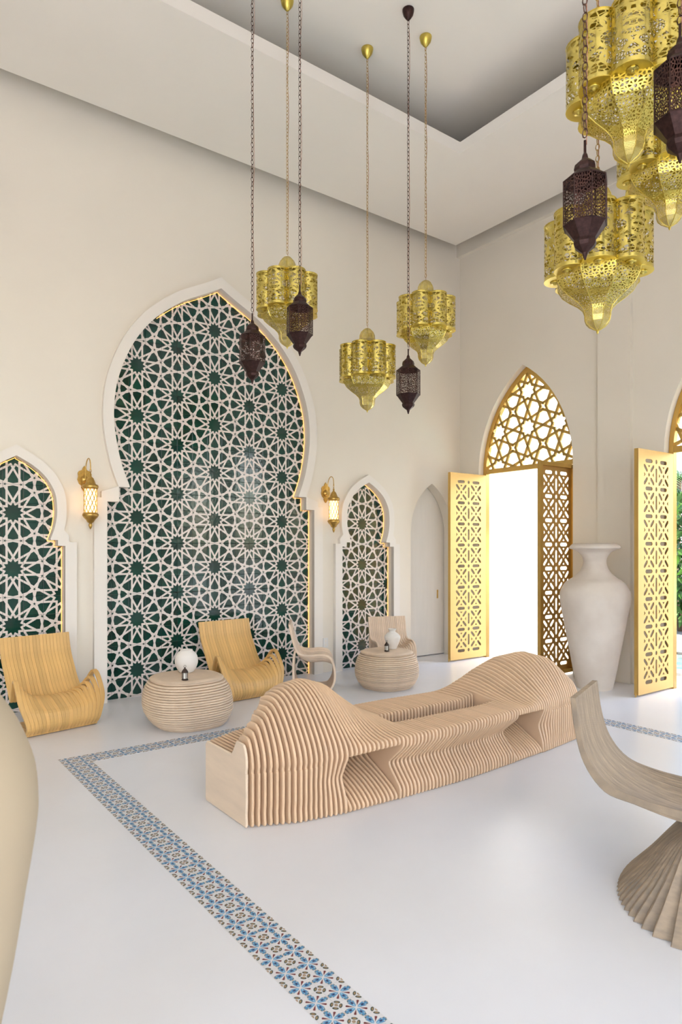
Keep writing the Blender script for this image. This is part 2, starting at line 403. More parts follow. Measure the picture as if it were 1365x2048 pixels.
# ------------------------------------------------------------------ floor border
BT = .095
def border_mesh():
    b = MB(); h = BT/2-.0008
    b.box(-h, h, -h, h, -.01, .0012, 0)
    z = [.0016]
    def poly(pts, m, dz=0): b.add([(p[0]*BT, p[1]*BT, z[0]+dz) for p in pts], [list(range(len(pts)))], m)
    def rot(p, a): return (p[0]*math.cos(a)-p[1]*math.sin(a), p[0]*math.sin(a)+p[1]*math.cos(a))
    for k in range(4):
        a = k*PI/2
        R = lambda pts: [rot(p, a) for p in pts]
        poly(R([(.05, 0), (.10, -.055), (.24, -.10), (.36, -.125), (.33, -.05), (.46, -.06), (.49, 0), (.46, .06), (.33, .05), (.36, .125), (.24, .10), (.10, .055)]), 1)
        poly(R([(.06, 0), (.14, -.028), (.24, 0), (.14, .028)]), 2, .0002)
        poly(R([(.19, 0), (.235, -.045), (.30, -.03), (.32, 0), (.30, .03), (.235, .045)]), 3, .0003)
        poly(R([(.34, -.10), (.47, -.075), (.42, -.045)]), 5, .0002); poly(R([(.34, .10), (.42, .045), (.47, .075)]), 5, .0002)
        poly(R([(.44, 0), (.47, -.03), (.4995, 0), (.47, .03)]), 6, .0003)
        a = k*PI/2+PI/4
        poly(R([(.10, 0), (.36, -.05), (.385, 0), (.36, .05)]), 4)
        n = 10; c = (.545, 0)
        e = [(c[0]+.062*math.cos(2*PI*i/n), .118*math.sin(2*PI*i/n)) for i in range(n)]
        poly(R(e), 5); poly(R([(c[0]+.008+.034*math.cos(2*PI*i/n), .072*math.sin(2*PI*i/n)) for i in range(n)]), 6, .0002)
        poly(R([(.64, 0), (.66, -.045), (.7, 0), (.66, .045)]), 6, .0003)
    return mesh('border_tile', b.v, b.f, [B_WHITE, B_BLUE, B_LBLUE, B_NAVY, B_RED, B_GRN, B_OCH], mi=b.mi)
bme = border_mesh()
border = thing('trim_4', (0, 0, 0), 'patterned blue and red tile border inlaid in the white floor', None, kind='structure')
def bt(x, y): obj('tile', bme, border, (x, y, .0002))
X0, Y0 = 1.19, 4.99
for i in range(44):
    for r in range(2): bt(X0+(i+.5)*BT, Y0-(r+.5)*BT)
for j in range(2, 46):
    for r in range(2): bt(X0+(r+.5)*BT, Y0-(j+.5)*BT)
for j in range(2, 40):
    for r in range(2): bt(X0+(42+r+.5)*BT, Y0-(j+.5)*BT)

# ------------------------------------------------------------------ gold doors
def leaf_panel():
    w, h = .70, 2.50; holes = []
    cyc = (.115, w-.115); cw = (w-.23)/2
    n = 8; z0 = .115; ch = (h-2*z0)/n; cs = [w/2-.145, w/2+.145]; hh = .105
    def caps(cx, cy, L, t, a, k=3):
        pts = []
        for s in (1, -1):
            for i in range(k+1):
                q = -PI/2+PI*i/k if s > 0 else PI/2+PI*i/k
                pts.append((s*(L/2-t/2)+t/2*math.cos(q), t/2*math.sin(q)))
        return [(cx+p[0]*math.cos(a)-p[1]*math.sin(a), cy+p[0]*math.sin(a)+p[1]*math.cos(a)) for p in pts]
    for r in range(n+1):
        y = z0+r*ch
        for c in cs: holes.append(caps(c, y, .14, .040, 0))
        holes.append([(w/2+.02*math.cos(2*PI*i/8), y+.024*math.sin(2*PI*i/8)) for i in range(8)])
        if r < n:
            yc = y+ch/2; holes.append(caps(w/2, yc, .15, .032, PI/2))
            for c in cs:
                dx, dy = .086, .088
                for sx in (1, -1):
                    for sy in (1, -1): holes.append(caps(c+sx*.0635, yc+sy*.066, .106, .034, math.atan2(sy*.062, sx*.062), 2))
                    holes.append([(c+sx*.094, yc-.024), (c+sx*.094, yc+.024), (c+sx*.068, yc)])
                    holes.append([(c-.022, yc+sx*.098), (c+.022, yc+sx*.098), (c, yc+sx*.072)])
                holes.append([(c-.019, yc), (c, yc-.024), (c+.019, yc), (c, yc+.024)])
    return remap(plate('panel', [(0, 0), (w, 0), (w, h), (0, h)], holes, .008, GOLD), M_XZ)
LEAFP = leaf_panel()
def leaf(door, hy, side, z=.02):
    """leaf swung 90 degrees into the room; its sheet sits on the -y side for side=-1, with the frame behind it"""
    e = obj('door_leaf', None, door, (XF-.07-XW, hy, z)); e.empty_display_size = .1
    p = obj('panel', LEAFP, e, (-.70, side*.022, 0))
    b = MB(); w, h, t = .70, 2.50, .018
    for (x0, x1, z0, z1) in ((-w, -w+.045, 0, h), (-.045, 0, 0, h), (-w+.045, -.045, 0, .045), (-w+.045, -.045, h-.045, h)): b.box(x0, x1, -t, t, z0, z1)
    b.build('stile_frame', GOLDF, e)
    bl = MB()
    for zz in (.3, 1.25, 2.2): bl.tube([(.006, 0, zz-.05), (.006, 0, zz+.05)], .009, 6)
    bl.tube([(-w-.004, 0, .02), (-w-.004, 0, -.018)], .008, 6); bl.build('hinge', GOLDF, e)
    return e
def fan_lattice(hw, zs, za, P, star_z, w):
    arch = gothic(0, hw, zs, za, 12, zs)[1:-1]; arch = arch if True else arch
    segs = []
    c1 = (.2706*math.cos(PI/8), .2706*math.sin(PI/8)); q = .0607
    for k in range(8):
        for sgn in (1, -1):
            a = k*PI/4; R = lambda p: (p[0]*math.cos(a)-p[1]*math.sin(a), p[0]*math.sin(a)+p[1]*math.cos(a))
            m0 = (.5, 0); v2 = (.2071*math.cos(PI/4), sgn*.2071*math.sin(PI/4))
            segs.append((R(m0), R(v2)))
    sq = []
    for k in range(4):
        for sgn in (1, -1):
            a = k*PI/2+PI/4; R = lambda p: (p[0]*math.cos(a)-p[1]*math.sin(a), p[0]*math.sin(a)+p[1]*math.cos(a))
            sq.append((R((.2071, 0)), R((q, sgn*q))))
    b = MB()
    for i in range(-2, 3):
        for j in range(-2, 3):
            for (lst, ox, oz) in ((segs, i*P, star_z+j*P), (sq, (i+.5)*P, star_z+(j+.5)*P)):
                for a, c in lst:
                    pl = strap((ox+a[0]*P, oz+a[1]*P), (ox+c[0]*P, oz+c[1]*P), w, .2*w, .45*w)
                    pl = clip_convex(pl, arch)
                    if len(pl) >= 3: b.prism(pl, -.014, .014, lambda u, v, t: (t, u, v))
    return b
FL = None
def door(c, n, leaves, label):
    global FL
    d = thing('door_%d' % n, (XW, c, 0), label, None, kind='structure')
    o = gothic(0, .74, 2.55, 3.885, 14); i_ = gothic(0, .69, 2.55, 3.80, 14)
    me = remap(plate('door_frame', o+i_[::-1], [], .07, GOLDF), M_YZ); obj('door_frame', me, d, (XF-.035-XW, 0, 0))
    MB().box(XF-.07-XW, XF-.02-XW, -.685, .685, 2.535, 2.60).build('transom', GOLDF, d)
    if FL is None:
        f = fan_lattice(.715, 2.58, 3.84, .478, 3.086, .035); FL = mesh('fanlight', f.v, f.f, GOLDF)
    obj('fanlight', FL, d, (XF-.045-XW, 0, 0))
    for hy, side in leaves: leaf(d, hy, side)
    return d
door(DOORS[0], 1, [(.717, -1), (-.717, 1)], 'open gold lattice double door with pointed fanlight beside the corner')
door(DOORS[1], 2, [(.717, -1)], 'open gold lattice door with pointed fanlight facing the pool')
# arched plain door in the left wall
d3 = thing('door_3', (6.455, 6.76, 0), 'closed white pointed arch door beside the gold door leaf', None, kind='structure')
g = gothic(0, .41, 1.72, 2.41); me = remap(plate('door_slab', g, [], .04, DOORW), M_XZ); me.transform(Matrix.Translation((0, .03, .012))); obj('door_slab', me, d3)
hp = MB().box(.262, .282, .002, .012, .80, .92); hp.build('door_handle', GOLDF, d3)

# ------------------------------------------------------------------ bench
XB0, XB1 = 1.715, 4.620
def bench_outline(x):
    s1, s2 = x-XB0, XB1-x; s = min(s1, s2); mid = sm(s, .25, .95)
    near = s1 < s2
    if near: yr, zr = itp(s, [(0, 3.20, .445), (.13, 3.25, .575), (.25, 3.32, .655), (.375, 3.36, .70), (.525, 3.42, .705), (.71, 3.49, .645), (.945, 3.58, .48), (1.1, 3.6, .40), (1.6, 3.6, .40)])
    else: yr, zr = itp(s, [(0, 3.18, .47), (.14, 3.29, .635), (.28, 3.40, .682), (.45, 3.49, .648), (.63, 3.58, .56), (.86, 3.64, .44), (1.0, 3.64, .40), (1.6, 3.6, .40)])
    yb0 = itp(x, [(1.715, 3.157), (1.975, 3.041), (2.276, 2.988), (2.648, 2.973), (3.171, 2.967), (3.808, 3.007), (4.179, 3.035), (4.62, 3.09)])[0]
    yc = 3.41-.045*mid; ybk = 2*yc-yb0
    zs = .36+.025*mid                       # seat height
    yt = yb0-.03*mid             # top nose
    ytk = 2*yc-yt
    deep = (2.285 < x < 2.63) or (3.77 < x < 4.09)
    wav = mid
    yw = yb0+.085*wav; 
    if not deep and s > .3: yw += .04*max(0, 1-abs(s-.75)/.35)
    if deep:
        k = (x-2.285)/.345 if near else (4.09-x)/.32
        yw = yc-.035-.05*abs(2*k-1)**2
    zn = zs-.045                            # nose height
    P = []
    # front: floor -> bottom nose -> waist -> top nose
    if deep:
        fr = [(yb0+.02, 0), (yb0+.002, .012), (yb0+.006, .038), (yb0+.05, .078), (yb0+.13, .122), (yb0*.5+yw*.5+.05, .16), (yw-.03, .195), (yw, .235), (yw-.03, zs-.095), (yw*.6+yt*.4, zs-.066), (yt+.05, zs-.058), (yt+.008, zs-.048), (yt, zs-.034)]
    else:
        fr = [(yb0+.012, 0), (yb0, .015), (yb0+.004, .07), (yb0*.55+yw*.45, .12), (yw, .19), (yw*.72+yt*.28, .235), (yw*.3+yt*.7, .285), (yt+.006, zn-.02), (yt, zn+.005)]
    P += [tuple(p) for p in cr(fr, 4)]
    # top surface
    def ztop(y):
        a = max(zr-zs, 0)
        wf = max(yr-yt, .05); wb = max(ytk-yr, .05)
        if y < yr:
            t = min((yr-y)/wf, 1); dome = math.cos(t*PI/2)**.85; sig = .5+.5*math.cos(PI*t)
        else:
            shelf = 1-sm(s, .1, .45)
            wb2 = wb*(1-.62*shelf); t = min((y-yr)/wb2, 1); dome = math.cos(t*PI/2)**.85; sig = .5+.5*math.cos(PI*t)
            dome = dome*(1-shelf)+shelf*(1-sm(t, .4, .75))
        m = sm(s, .45, .8)
        return zs+a*(dome*(1-m)+sig*m)
    ys = list(np.linspace(0, 1, 26)); ys = [.5-.5*math.cos(PI*t) for t in ys]
    slot = 2.79 < x < 3.745
    ya, yb_ = 3.225, 3.395
    top = [(yt+(ytk-yt)*t) for t in ys]
    e = .028
    seq = []
    for y in top:
        r = min(y-yt, ytk-y)
        drop = e-math.sqrt(max(e*e-max(e-r, 0)**2, 0)) if r < e else 0
        seq.append((y, ztop(y)-drop))
    if slot:
        f1 = [p for p in seq if p[0] < ya-.02]; f2 = [p for p in seq if p[0] > yb_+.02]
        P += f1+[(ya-.012, ztop(ya)-.002), (ya-.002, ztop(ya)-.013), (ya, ztop(ya)-.03), (ya+.005, .14), (yb_-.005, .14), (yb_, ztop(yb_)-.03), (yb_+.002, ztop(yb_)-.013), (yb_+.012, ztop(yb_)-.002)]+f2
    else: P += seq
    # back: mirror of the front
    ywk = 2*yc-yw+(.06 if deep else 0)
    bk = [(ytk, zn-.01), (ywk*.25+ytk*.75, zn-.05), (ywk, .2), (ybk*.6+ywk*.4, .10), (ybk, .05), (ybk, .015), (ybk-.012, 0)]
    P += [tuple(p) for p in cr(bk, 3)]
    out = [P[0]]
    for p in P[1:]:
        if math.hypot(p[0]-out[-1][0], p[1]-out[-1][1]) > .003: out.append(p)
    if math.hypot(out[0][0]-out[-1][0], out[0][1]-out[-1][1]) < .003: out.pop()
    return out
def slab_rings(ol, t, bv, fn):
    """extruded outline with softened rims; fn(u,v,w) places a point"""
    n = len(ol); A = 0
    for i in range(n): A += ol[i][0]*ol[(i+1) % n][1]-ol[(i+1) % n][0]*ol[i][1]
    sg = 1 if A > 0 else -1; ins = []
    for i in range(n):
        p, q, r = np.array(ol[i-1]), np.array(ol[i]), np.array(ol[(i+1) % n])
        a = q-p; c = r-q; a = a/(np.linalg.norm(a)+1e-9); c = c/(np.linalg.norm(c)+1e-9); tt = a+c; tt /= np.linalg.norm(tt)+1e-9
        ins.append(tuple(q+sg*bv*np.array([-tt[1], tt[0]])))
    v = []
    for (o, w) in ((ins, -t/2), (ol, -t/2+bv), (ol, t/2-bv), (ins, t/2)): v += [fn(p[0], p[1], w) for p in o]
    f = []
    for k in range(3):
        for i in range(n):
            j = (i+1) % n; f.append([k*n+i, k*n+j, (k+1)*n+j, (k+1)*n+i])
    f += [list(range(n))[::-1], list(range(3*n, 4*n))]
    return v, f
bench = thing('slatted_bench', (3.17, 3.36, 0), 'long undulating plywood slat bench with two humps in the middle of the floor', 'bench')
nb = 97; pitch = (XB1-XB0)/(nb-1)
for i in range(nb):
    x = XB0+i*pitch; ol = bench_outline(x)
    v, f = slab_rings([(y-3.36, z) for y, z in ol], (.0155), .005, lambda u, v_, w: (w, u, v_))
    o = obj('slat', mesh('slat', v, f, PLYEND if i == 0 else PLY), bench, (x-3.17, 0, .001))
for k, y in enumerate((3.30, 3.50)):
    MB().tube([(XB0-3.17+.01, y-3.36, .07), (XB1-3.17-.01, y-3.36, .07)], .012, 8).build('tie_rod', IRON, bench)

# ------------------------------------------------------------------ ribbon chairs
def ribbon(path, t):
    P = [np.array(p, float) for p in path]; L = []; R = []
    for i in range(len(P)):
        a = P[max(i-1, 0)]; b = P[min(i+1, len(P)-1)]; d = b-a; d /= np.linalg.norm(d); n = np.array([-d[1], d[0]])*t/2
        L.append(tuple(P[i]+n)); R.append(tuple(P[i]-n))
    return L+R[::-1]
def wave_chair(loc, rz, W_, ztop, m, label, hump=.225, lowz=.245, n=20, flat=False, depth=1.0, flare=.2, group='ribbed wooden wave chairs'):
    c = thing('wave_chair', (*loc, 0), label, 'chair', group, rz)
    for i in range(n):
        v = -W_/2+W_*(i+.5)/n; a = abs(2*v/W_); k = a**(2.3 if flat else 3.0); t = .022
        if flat: pts = [(0, ztop), (.035, .58), (.075, .47), (.13, .415-.06*(1-k)), (.26, .40-.10*(1-k)), (.42, .405-.10*(1-k)), (.52, .37-.08*(1-k)), (.57, .26), (.575, .13), (.52, .035), (.44, .012), (.24, .012), (.12, .03), (.065, .10), (.05, .22), (.055, .36), (.075, .44)]
        else: pts = [(0, ztop), (.04, ztop-.16), (.12, .44), (.20, .31+.0*k), (.27, lowz+.012*k), (.34, lowz+.02+.52*hump*k), (.42, lowz+.005+hump*k), (.50, lowz-.035+hump*.75*k), (.565, .17+.06*k), (.58, .09), (.535, .03), (.48, .012), (.08, .012)]
        pts = [(p[0]*depth, p[1]) for p in pts]
        ol = ribbon([tuple(p) for p in cr(pts, 4)], t)
        v_, f = slab_rings(ol, W_/n-.001, .002, lambda u, z, w, v=v: ((v+w)*(1+flare*sm(u, .15, .5)*sm(z, .02, .3))-v, -u, z))
        obj('slat', mesh('slat', v_, f, m), c, (v, 0, 0))
    return c
wave_chair((1.31, 6.28), math.radians(11), .60, .745, OAKY, 'amber wood ribbed wave chair in front of the small arch niche by the foreground urn')
wave_chair((3.20, 6.40), math.radians(6), .62, .745, OAKY, 'amber wood ribbed wave chair in front of the tall tiled arch')
wave_chair((3.81, 6.06), math.radians(56), .50, .715, PALEW, 'pale wood ribbed chair turned side-on under the wall lamp', flat=True, depth=.82, flare=0)
wave_chair((5.35, 6.27), math.radians(-22), .48, .665, PALEW, 'pale wood ribbed chair behind the table with the necked vase', flat=True, depth=.72, flare=0)
# foreground cantilever chair
cc = thing('pedestal_chair', (2.78, 1.81, 0), 'weathered wood ribbed chair on a flared foot beside the slatted bench', 'chair', rz=math.radians(21))
NW, WW = 26, .46
for i in range(NW):
    v = -WW/2+WW*(i+.5)/NW; a = abs(2*v/WW); dz = -.05*(1-a**2); g = .5-.36*math.sqrt(max(1-a*a, 0)); fr = 1.02-g
    top = cr([(0, .845), (.02, .70), (.06, .58), (.14, .49), (.26, .455+dz*.6), (.40, .44+dz), (.54, .43+dz), (.66, .40+dz), (.69, .36+dz)], 5)
    front = cr([(.69, .36+dz), (.62, .33), (.62, .27), (.66*.5+fr*.5, .13), (fr, 0)], 4)[1:]
    foot = cr([(g, 0), (g*.94+.455*.06, .03), (g*.66+.455*.34, .13), (g*.33+.455*.67, .26), (.437, .335), (.455, .385)], 4)
    und = cr([(.455, .385), (.36, .40+dz*.5), (.24, .425), (.12, .455), (.035, .56), (-.005, .70), (-.024, .845)], 5)[1:]
    ol = [tuple(p) for p in list(top)+list(front)+list(foot)+list(und)]
    def fn(u, z, w, v=v):
        fl = 1+1.05*max(0, (.385-z)/.385)**1.15 if z < .385 else 1
        return ((v+w)*fl, -u, z)
    vv, f = slab_rings(ol, WW/NW-.0012, .0025, fn)
    obj('slat', mesh('slat', vv, f, GREYW), cc)

# ------------------------------------------------------------------ pouf tables
def pouf(loc, R0, H, prof, n, label, shift=(0, 0), sq=2.4):
    c = thing('layered_table', (*loc, 0), label, 'table', 'layered wooden drum tables'); t = H/n
    for i in range(n):
        z = (i+.5)/n; r = R0*itp(z, prof)[0]; ox, oy = shift[0]*(1-z)**2, shift[1]*(1-z)**2
        b = MB(); N = 40; rings = []
        tp = t*.94 if i < n-1 else t
        rr = [(r-.010, 0), (r-.003, t*.12), (r, t*.4), (r, t*.62), (r-.003, t*.84), (r-.010, tp)]
        if i == n-1: rr = [(r+.02, 0), (r+.012, t*.4), (r-.005, t*.8), (r-.03, t)]
        v = []
        for (q, zz) in rr:
            for k in range(N):
                a = 2*PI*k/N; e = (abs(math.cos(a))**sq+abs(math.sin(a))**sq)**(-1/sq); v.append((q*e*math.cos(a), q*e*math.sin(a), zz))
        f = [[j*N+k, j*N+(k+1) % N, (j+1)*N+(k+1) % N, (j+1)*N+k] for j in range(len(rr)-1) for k in range(N)]
        f += [list(range(N))[::-1], list(range((len(rr)-1)*N, len(rr)*N))]
        obj('layer', mesh('layer', v, f, POUFW, smooth=False), c, (ox, oy, i*t))
    return c
PR1 = [(0, .74), (.06, .82), (.18, .92), (.32, .985), (.45, 1.0), (.62, .985), (.78, .93), (.88, .86), (.95, .78), (1, .74)]
pouf((2.329, 5.369), .37, .42, PR1, 21, 'layered wooden drum table with the round white pot', (.03, -.01))
pouf((4.70, 5.503), .332, .40, PR1, 21, 'layered wooden drum table with the necked white vase', (0, 0))
def lathe_obj(name, prof, loc, m, label, cat, n=40, group=None, smooth=True):
    o = MB().lathe([tuple(p) for p in prof], n).build(name, m, None, smooth, loc); return tag(o, label, cat, group)
rp = cr([(.045, 0), (.065, .012), (.092, .06), (.10, .105), (.088, .155), (.06, .185), (.052, .192), (.054, .2)], 5); rp = rp+[(.046, .2), (.044, .17), (0.001, .165)]
lathe_obj('round_pot', rp, (2.37, 5.47, .421), POTM, 'round white pottery pot on the drum table near the amber chairs', 'pot')
vp = cr([(.045, 0), (.05, .01), (.075, .07), (.088, .115), (.085, .14), (.06, .168), (.037, .182), (.035, .197), (.046, .212), (.048, .217)], 5)+[(.04, .217), (.03, .19), (.001, .185)]
lathe_obj('necked_vase', vp, (4.82, 5.55, .401), POTM, 'small necked white vase on the drum table before the small arch', 'vase')
def mini_lantern(loc, label):
    t = thing('candle_lantern', loc, label, 'lantern', 'tiny metal candle lanterns')
    MB().lathe([(.027, 0), (.028, .006), (.024, .010), (.024, .014)], 6).build('base', IRON, t)
    for k in range(6):
        a = 2*PI*(k+.5)/6; MB().tube([(.022*math.cos(a), .022*math.sin(a), .012), (.022*math.cos(a), .022*math.sin(a), .064)], .0026, 5).build('post', IRON, t)
    MB().lathe([(.0185, .014), (.0185, .062)], 6).build('glass', GLASS2, t)
    MB().lathe([(.027, .062), (.027, .067), (.022, .078), (.012, .092), (.006, .097), (.005, .104), (.001, .108)], 6).build('roof', IRON, t)
    MB().tube([(.010*math.cos(a), 0, .112+.010*math.sin(a)) for a in np.linspace(0, 2*PI, 12, endpoint=False)], .0015, 5, True).build('ring', IRON, t)
mini_lantern((2.219, 5.152, .421), 'tiny dark metal lantern beside the round white pot')
mini_lantern((4.635, 5.427, .401), 'tiny dark metal lantern beside the necked white vase')

# ------------------------------------------------------------------ large vases
VP = [(.185, 0), (.188, .01), (.225, .18), (.275, .45), (.325, .72), (.362, .93), (.368, 1.02), (.352, 1.09), (.30, 1.17), (.225, 1.22), (.155, 1.29), (.124, 1.37), (.128, 1.43), (.165, 1.49), (.225, 1.525), (.262, 1.535), (.268, 1.55), (.258, 1.565)]
VP = [(r*.98, z*.98) for r, z in VP]
vo = cr(VP, 5)+[(.22, 1.562), (.15, 1.50), (.105, 1.40), (.10, 1.3), (.001, 1.25)]
lathe_obj('floor_vase', vo, (6.48, 4.13, 0), VASEM, 'huge rough pale clay vase standing between the gold doors', 'vase', 56)
UP = [(.15, 0), (.17, .02), (.25, .3), (.315, .6), (.348, .80), (.368, .93), (.372, 1.0), (.36, 1.08), (.32, 1.17), (.25, 1.26), (.16, 1.32), (.12, 1.36), (.12, 1.42), (.17, 1.47)]
uo = cr(UP, 5)+[(.14, 1.46), (.09, 1.38), (.001, 1.3)]
lathe_obj('floor_urn', uo, (-0.049, 1.555, 0), URNM, 'smooth beige floor urn in the foreground', 'urn', 64)

# ------------------------------------------------------------------ hanging lanterns
def lathe_uv(prof, n, name, m, parent, smooth=False, sub=1):
    v = []; uv = []; f = []; L = 0
    N = n*sub
    for i, (r, z) in enumerate(prof):
        if i: L += math.hypot(r-prof[i-1][0], z-prof[i-1][1])
        for k in range(N+1):
            a0 = 2*PI*(k//sub)/n; a1 = 2*PI*(k//sub+1)/n; t = (k % sub)/sub
            p = np.array([math.cos(a0), math.sin(a0)])*(1-t)+np.array([math.cos(a1), math.sin(a1)])*t
            v.append((r*p[0], r*p[1], z)); uv.append((k/N*2*PI*.16, L))
    for i in range(len(prof)-1):
        for k in range(N): f.append([i*(N+1)+k, i*(N+1)+k+1, (i+1)*(N+1)+k+1, (i+1)*(N+1)+k])
    return mesh(name, v, f, m, smooth, uv)
def chain_mesh(L, r, pitch, wire, m, name='chain'):
    b = MB(); n = int(L/pitch)
    for i in range(n):
        z = -i*pitch-pitch/2; pts = []
        for k in range(8):
            a = 2*PI*k/8; px = r*math.cos(a); pz = (pitch*.5+wire)*math.sin(a)
            pts.append((px, 0, z+pz) if i % 2 else (0, px, z+pz))
        b.tube(pts, wire, 4, True)
    return mesh(name, b.v, b.f, m)
DOME = [(.004, 0), (.03, -.012), (.055, -.035), (.068, -.065), (.070, -.095), (.076, -.112), (.10, -.13), (.15, -.155), (.19, -.185), (.205, -.21)]
BOWL = [(.205, -.46), (.218, -.475), (.214, -.505), (.19, -.545), (.15, -.58), (.105, -.612), (.078, -.64), (.068, -.665)]
BULB = [(.068, -.665), (.068, -.69), (.060, -.715), (.042, -.735), (.018, -.75), (.004, -.757)]
me_cup = lathe_uv(DOME[:6], 8, 'cupola', MESHM, None); me_dome = lathe_uv(DOME[5:], 8, 'dome', FINEM, None)
me_bowl = lathe_uv(BOWL, 8, 'bowl', FINEM, None); me_bulb = lathe_uv(BULB, 8, 'bulb', MESHM, None)
def lobe_mesh():
    n = 20; rl = .082; v = []; uv = []; f = []; h = .29
    for j in range(2):
        for k in range(n+1):
            a = -PI*.57+PI*1.14*k/n; v.append((.185+rl*math.cos(a), rl*math.sin(a), -.475+h*j)); uv.append((-1+2*k/n, 3.6*j))
    for k in range(n): f.append([k, k+1, n+1+k+1, n+1+k])
    return mesh('lobe', v, f, LOBEM, True, uv)
me_lobe = lobe_mesh()
b = MB(); b.prism([(.185+.084*math.cos(-PI*.57+PI*1.14*k/14), .084*math.sin(-PI*.57+PI*1.14*k/14)) for k in range(15)], -.478, -.474, lambda u, v, w: (u, v, w)); me_lb = mesh('lobe_base', b.v, b.f, BRASS)
b = MB(); b.prism([(.185+.084*math.cos(-PI*.57+PI*1.14*k/14), .084*math.sin(-PI*.57+PI*1.14*k/14)) for k in range(15)], -.186, -.183, lambda u, v, w: (u, v, w)); me_lt = mesh('lobe_top', b.v, b.f, FINEM)
b = MB(); b.lathe([(.026, -.478), (.024, -.484), (.012, -.482), (.009, -.490), (.002, -.494)], 10, (.212, 0, 0)); me_ro = mesh('rosette', b.v, b.f, BRASS, True)
b = MB()
for k in range(8):
    a = 2*PI*k/8
    b.tube([(p[0]*math.cos(a), p[0]*math.sin(a), p[1]) for p in BOWL+BULB[1:]], .0022, 4)
    b.tube([(p[0]*math.cos(a), p[0]*math.sin(a), p[1]) for p in DOME], .0022, 4)
    b.tube([(.205*math.cos(a), .205*math.sin(a), -.21), (.205*math.cos(a), .205*math.sin(a), -.47)], .004, 4)
b.lathe([(.004, -.755), (.007, -.763), (.004, -.772), (.001, -.776)], 8)
me_rib = mesh('rib_frame', b.v, b.f, BRASS)
def canopy(root, z, m, r=.055):
    MB().lathe([(.001, 0), (r, 0), (r, -.01), (r*.85, -.045), (r*.45, -.075), (r*.2, -.09), (.004, -.095)], 16).build('canopy', m, root, True, (0, 0, z))
ZC = 6.1
def gold_lantern(x, y, tip, label, rz=.2):
    zt = tip+.775
    t = thing('brass_lantern', (x, y, zt), label, 'lantern', 'pierced brass pendant lanterns', rz)
    obj('cupola', me_cup, t); obj('dome', me_dome, t); obj('bowl', me_bowl, t); obj('bulb', me_bulb, t); obj('rib_frame', me_rib, t)
    for k in range(8):
        a = (0, 0, 2*PI*(k+.5)/8)
        l = obj('lobe', me_lobe, t, None, a); obj('lobe_base', me_lb, l); obj('lobe_top', me_lt, l); obj('rosette', me_ro, l)
    L = ZC-zt-.09
    obj('chain', chain_mesh(L, .010, .030, .0024, CHAINB), t, (0, 0, L)); canopy(t, ZC-zt, BRASS)
    b = MB(); b.tube([(.011+.006*math.sin(i*1.3), .004*math.cos(i*1.7), L*(1-i/14)) for i in range(15)], .0022, 4); b.build('cord', CORDM, t)
    return t
DK = [(.006, 0), (.012, -.012), (.016, -.03), (.03, -.042), (.047, -.058), (.052, -.078), (.050, -.092), (.062, -.10), (.10, -.135)]
DK2 = [(.10, -.135), (.10, -.345)]
DK3 = [(.10, -.345), (.060, -.40), (.050, -.412), (.054, -.428), (.048, -.445), (.028, -.462), (.014, -.472), (.011, -.482), (.004, -.505)]
me_dc = lathe_uv(DK, 8, 'cap', DARKM, None); me_db = lathe_uv(DK2, 8, 'body', DARKP, None); me_dl = lathe_uv(DK3, 8, 'foot', DARKM, None)
b = MB()
for k in range(8):
    a = 2*PI*k/8; b.tube([(.1005*math.cos(a), .1005*math.sin(a), z) for z in (-.135, -.345)], .003, 4)
for z in (-.135, -.345): b.tube([(.1005*math.cos(2*PI*k/8), .1005*math.sin(2*PI*k/8), z) for k in range(8)], .0035, 4, True)
me_df = mesh('edge_frame', b.v, b.f, DARKM)
def dark_lantern(x, y, tip, label, sc=1.0, rz=.1):
    zt = tip+.505*sc
    t = thing('bronze_lantern', (x, y, zt), label, 'lantern', 'small dark bronze pendant lanterns', rz)
    for nm, me_ in (('cap', me_dc), ('body', me_db), ('foot', me_dl), ('edge_frame', me_df)): obj(nm, me_, t).scale = (sc, sc, sc)
    MB().tube([(0, 0, -.005), (0, 0, .05)], .006, 6).build('stem', DARKM, t)
    L = ZC-zt-.09
    obj('chain', chain_mesh(L-.045, .011, .034, .0026, CHAIND), t, (0, 0, L)); canopy(t, ZC-zt, DARKM, .05)
    b = MB(); b.tube([(.012+.008*math.sin(i*1.1), .004*math.cos(i*1.9), L*(1-i/14)+.04*i/14) for i in range(15)], .002, 4); b.build('cord', CORDM, t)
    return t
gold_lantern(2.949, 4.735, 3.176, 'brass lobed lantern hanging before the top of the tall arch')
gold_lantern(3.827, 4.757, 2.755, 'lowest brass lobed lantern, hanging clear before the plain wall')
gold_lantern(4.161, 4.335, 3.139, 'brass lobed lantern hanging over the far room corner')
gold_lantern(3.136, 1.982, 2.621, 'brass lobed lantern hanging behind a bronze lantern near the gold doors')
gold_lantern(2.813, 1.624, 3.213, 'topmost brass lobed lantern of the cluster near the gold doors')
gold_lantern(3.597, 1.840, 3.240, 'brass lobed lantern hanging under the topmost one near the gold doors')
dark_lantern(2.538, 4.592, 2.793, 'dark bronze lantern hanging against the tall green tile arch')
dark_lantern(2.810, 4.328, 2.998, 'dark bronze lantern overlapping a brass lantern beside the tall arch')
dark_lantern(3.832, 4.205, 2.652, 'dark bronze lantern hanging between two brass lanterns by plain wall')
dark_lantern(2.424, 1.589, 2.685, 'dark bronze lantern hanging low in the cluster near the gold doors', .87)
dark_lantern(2.667, 1.322, 3.042, 'highest dark bronze lantern of the cluster near the gold doors')

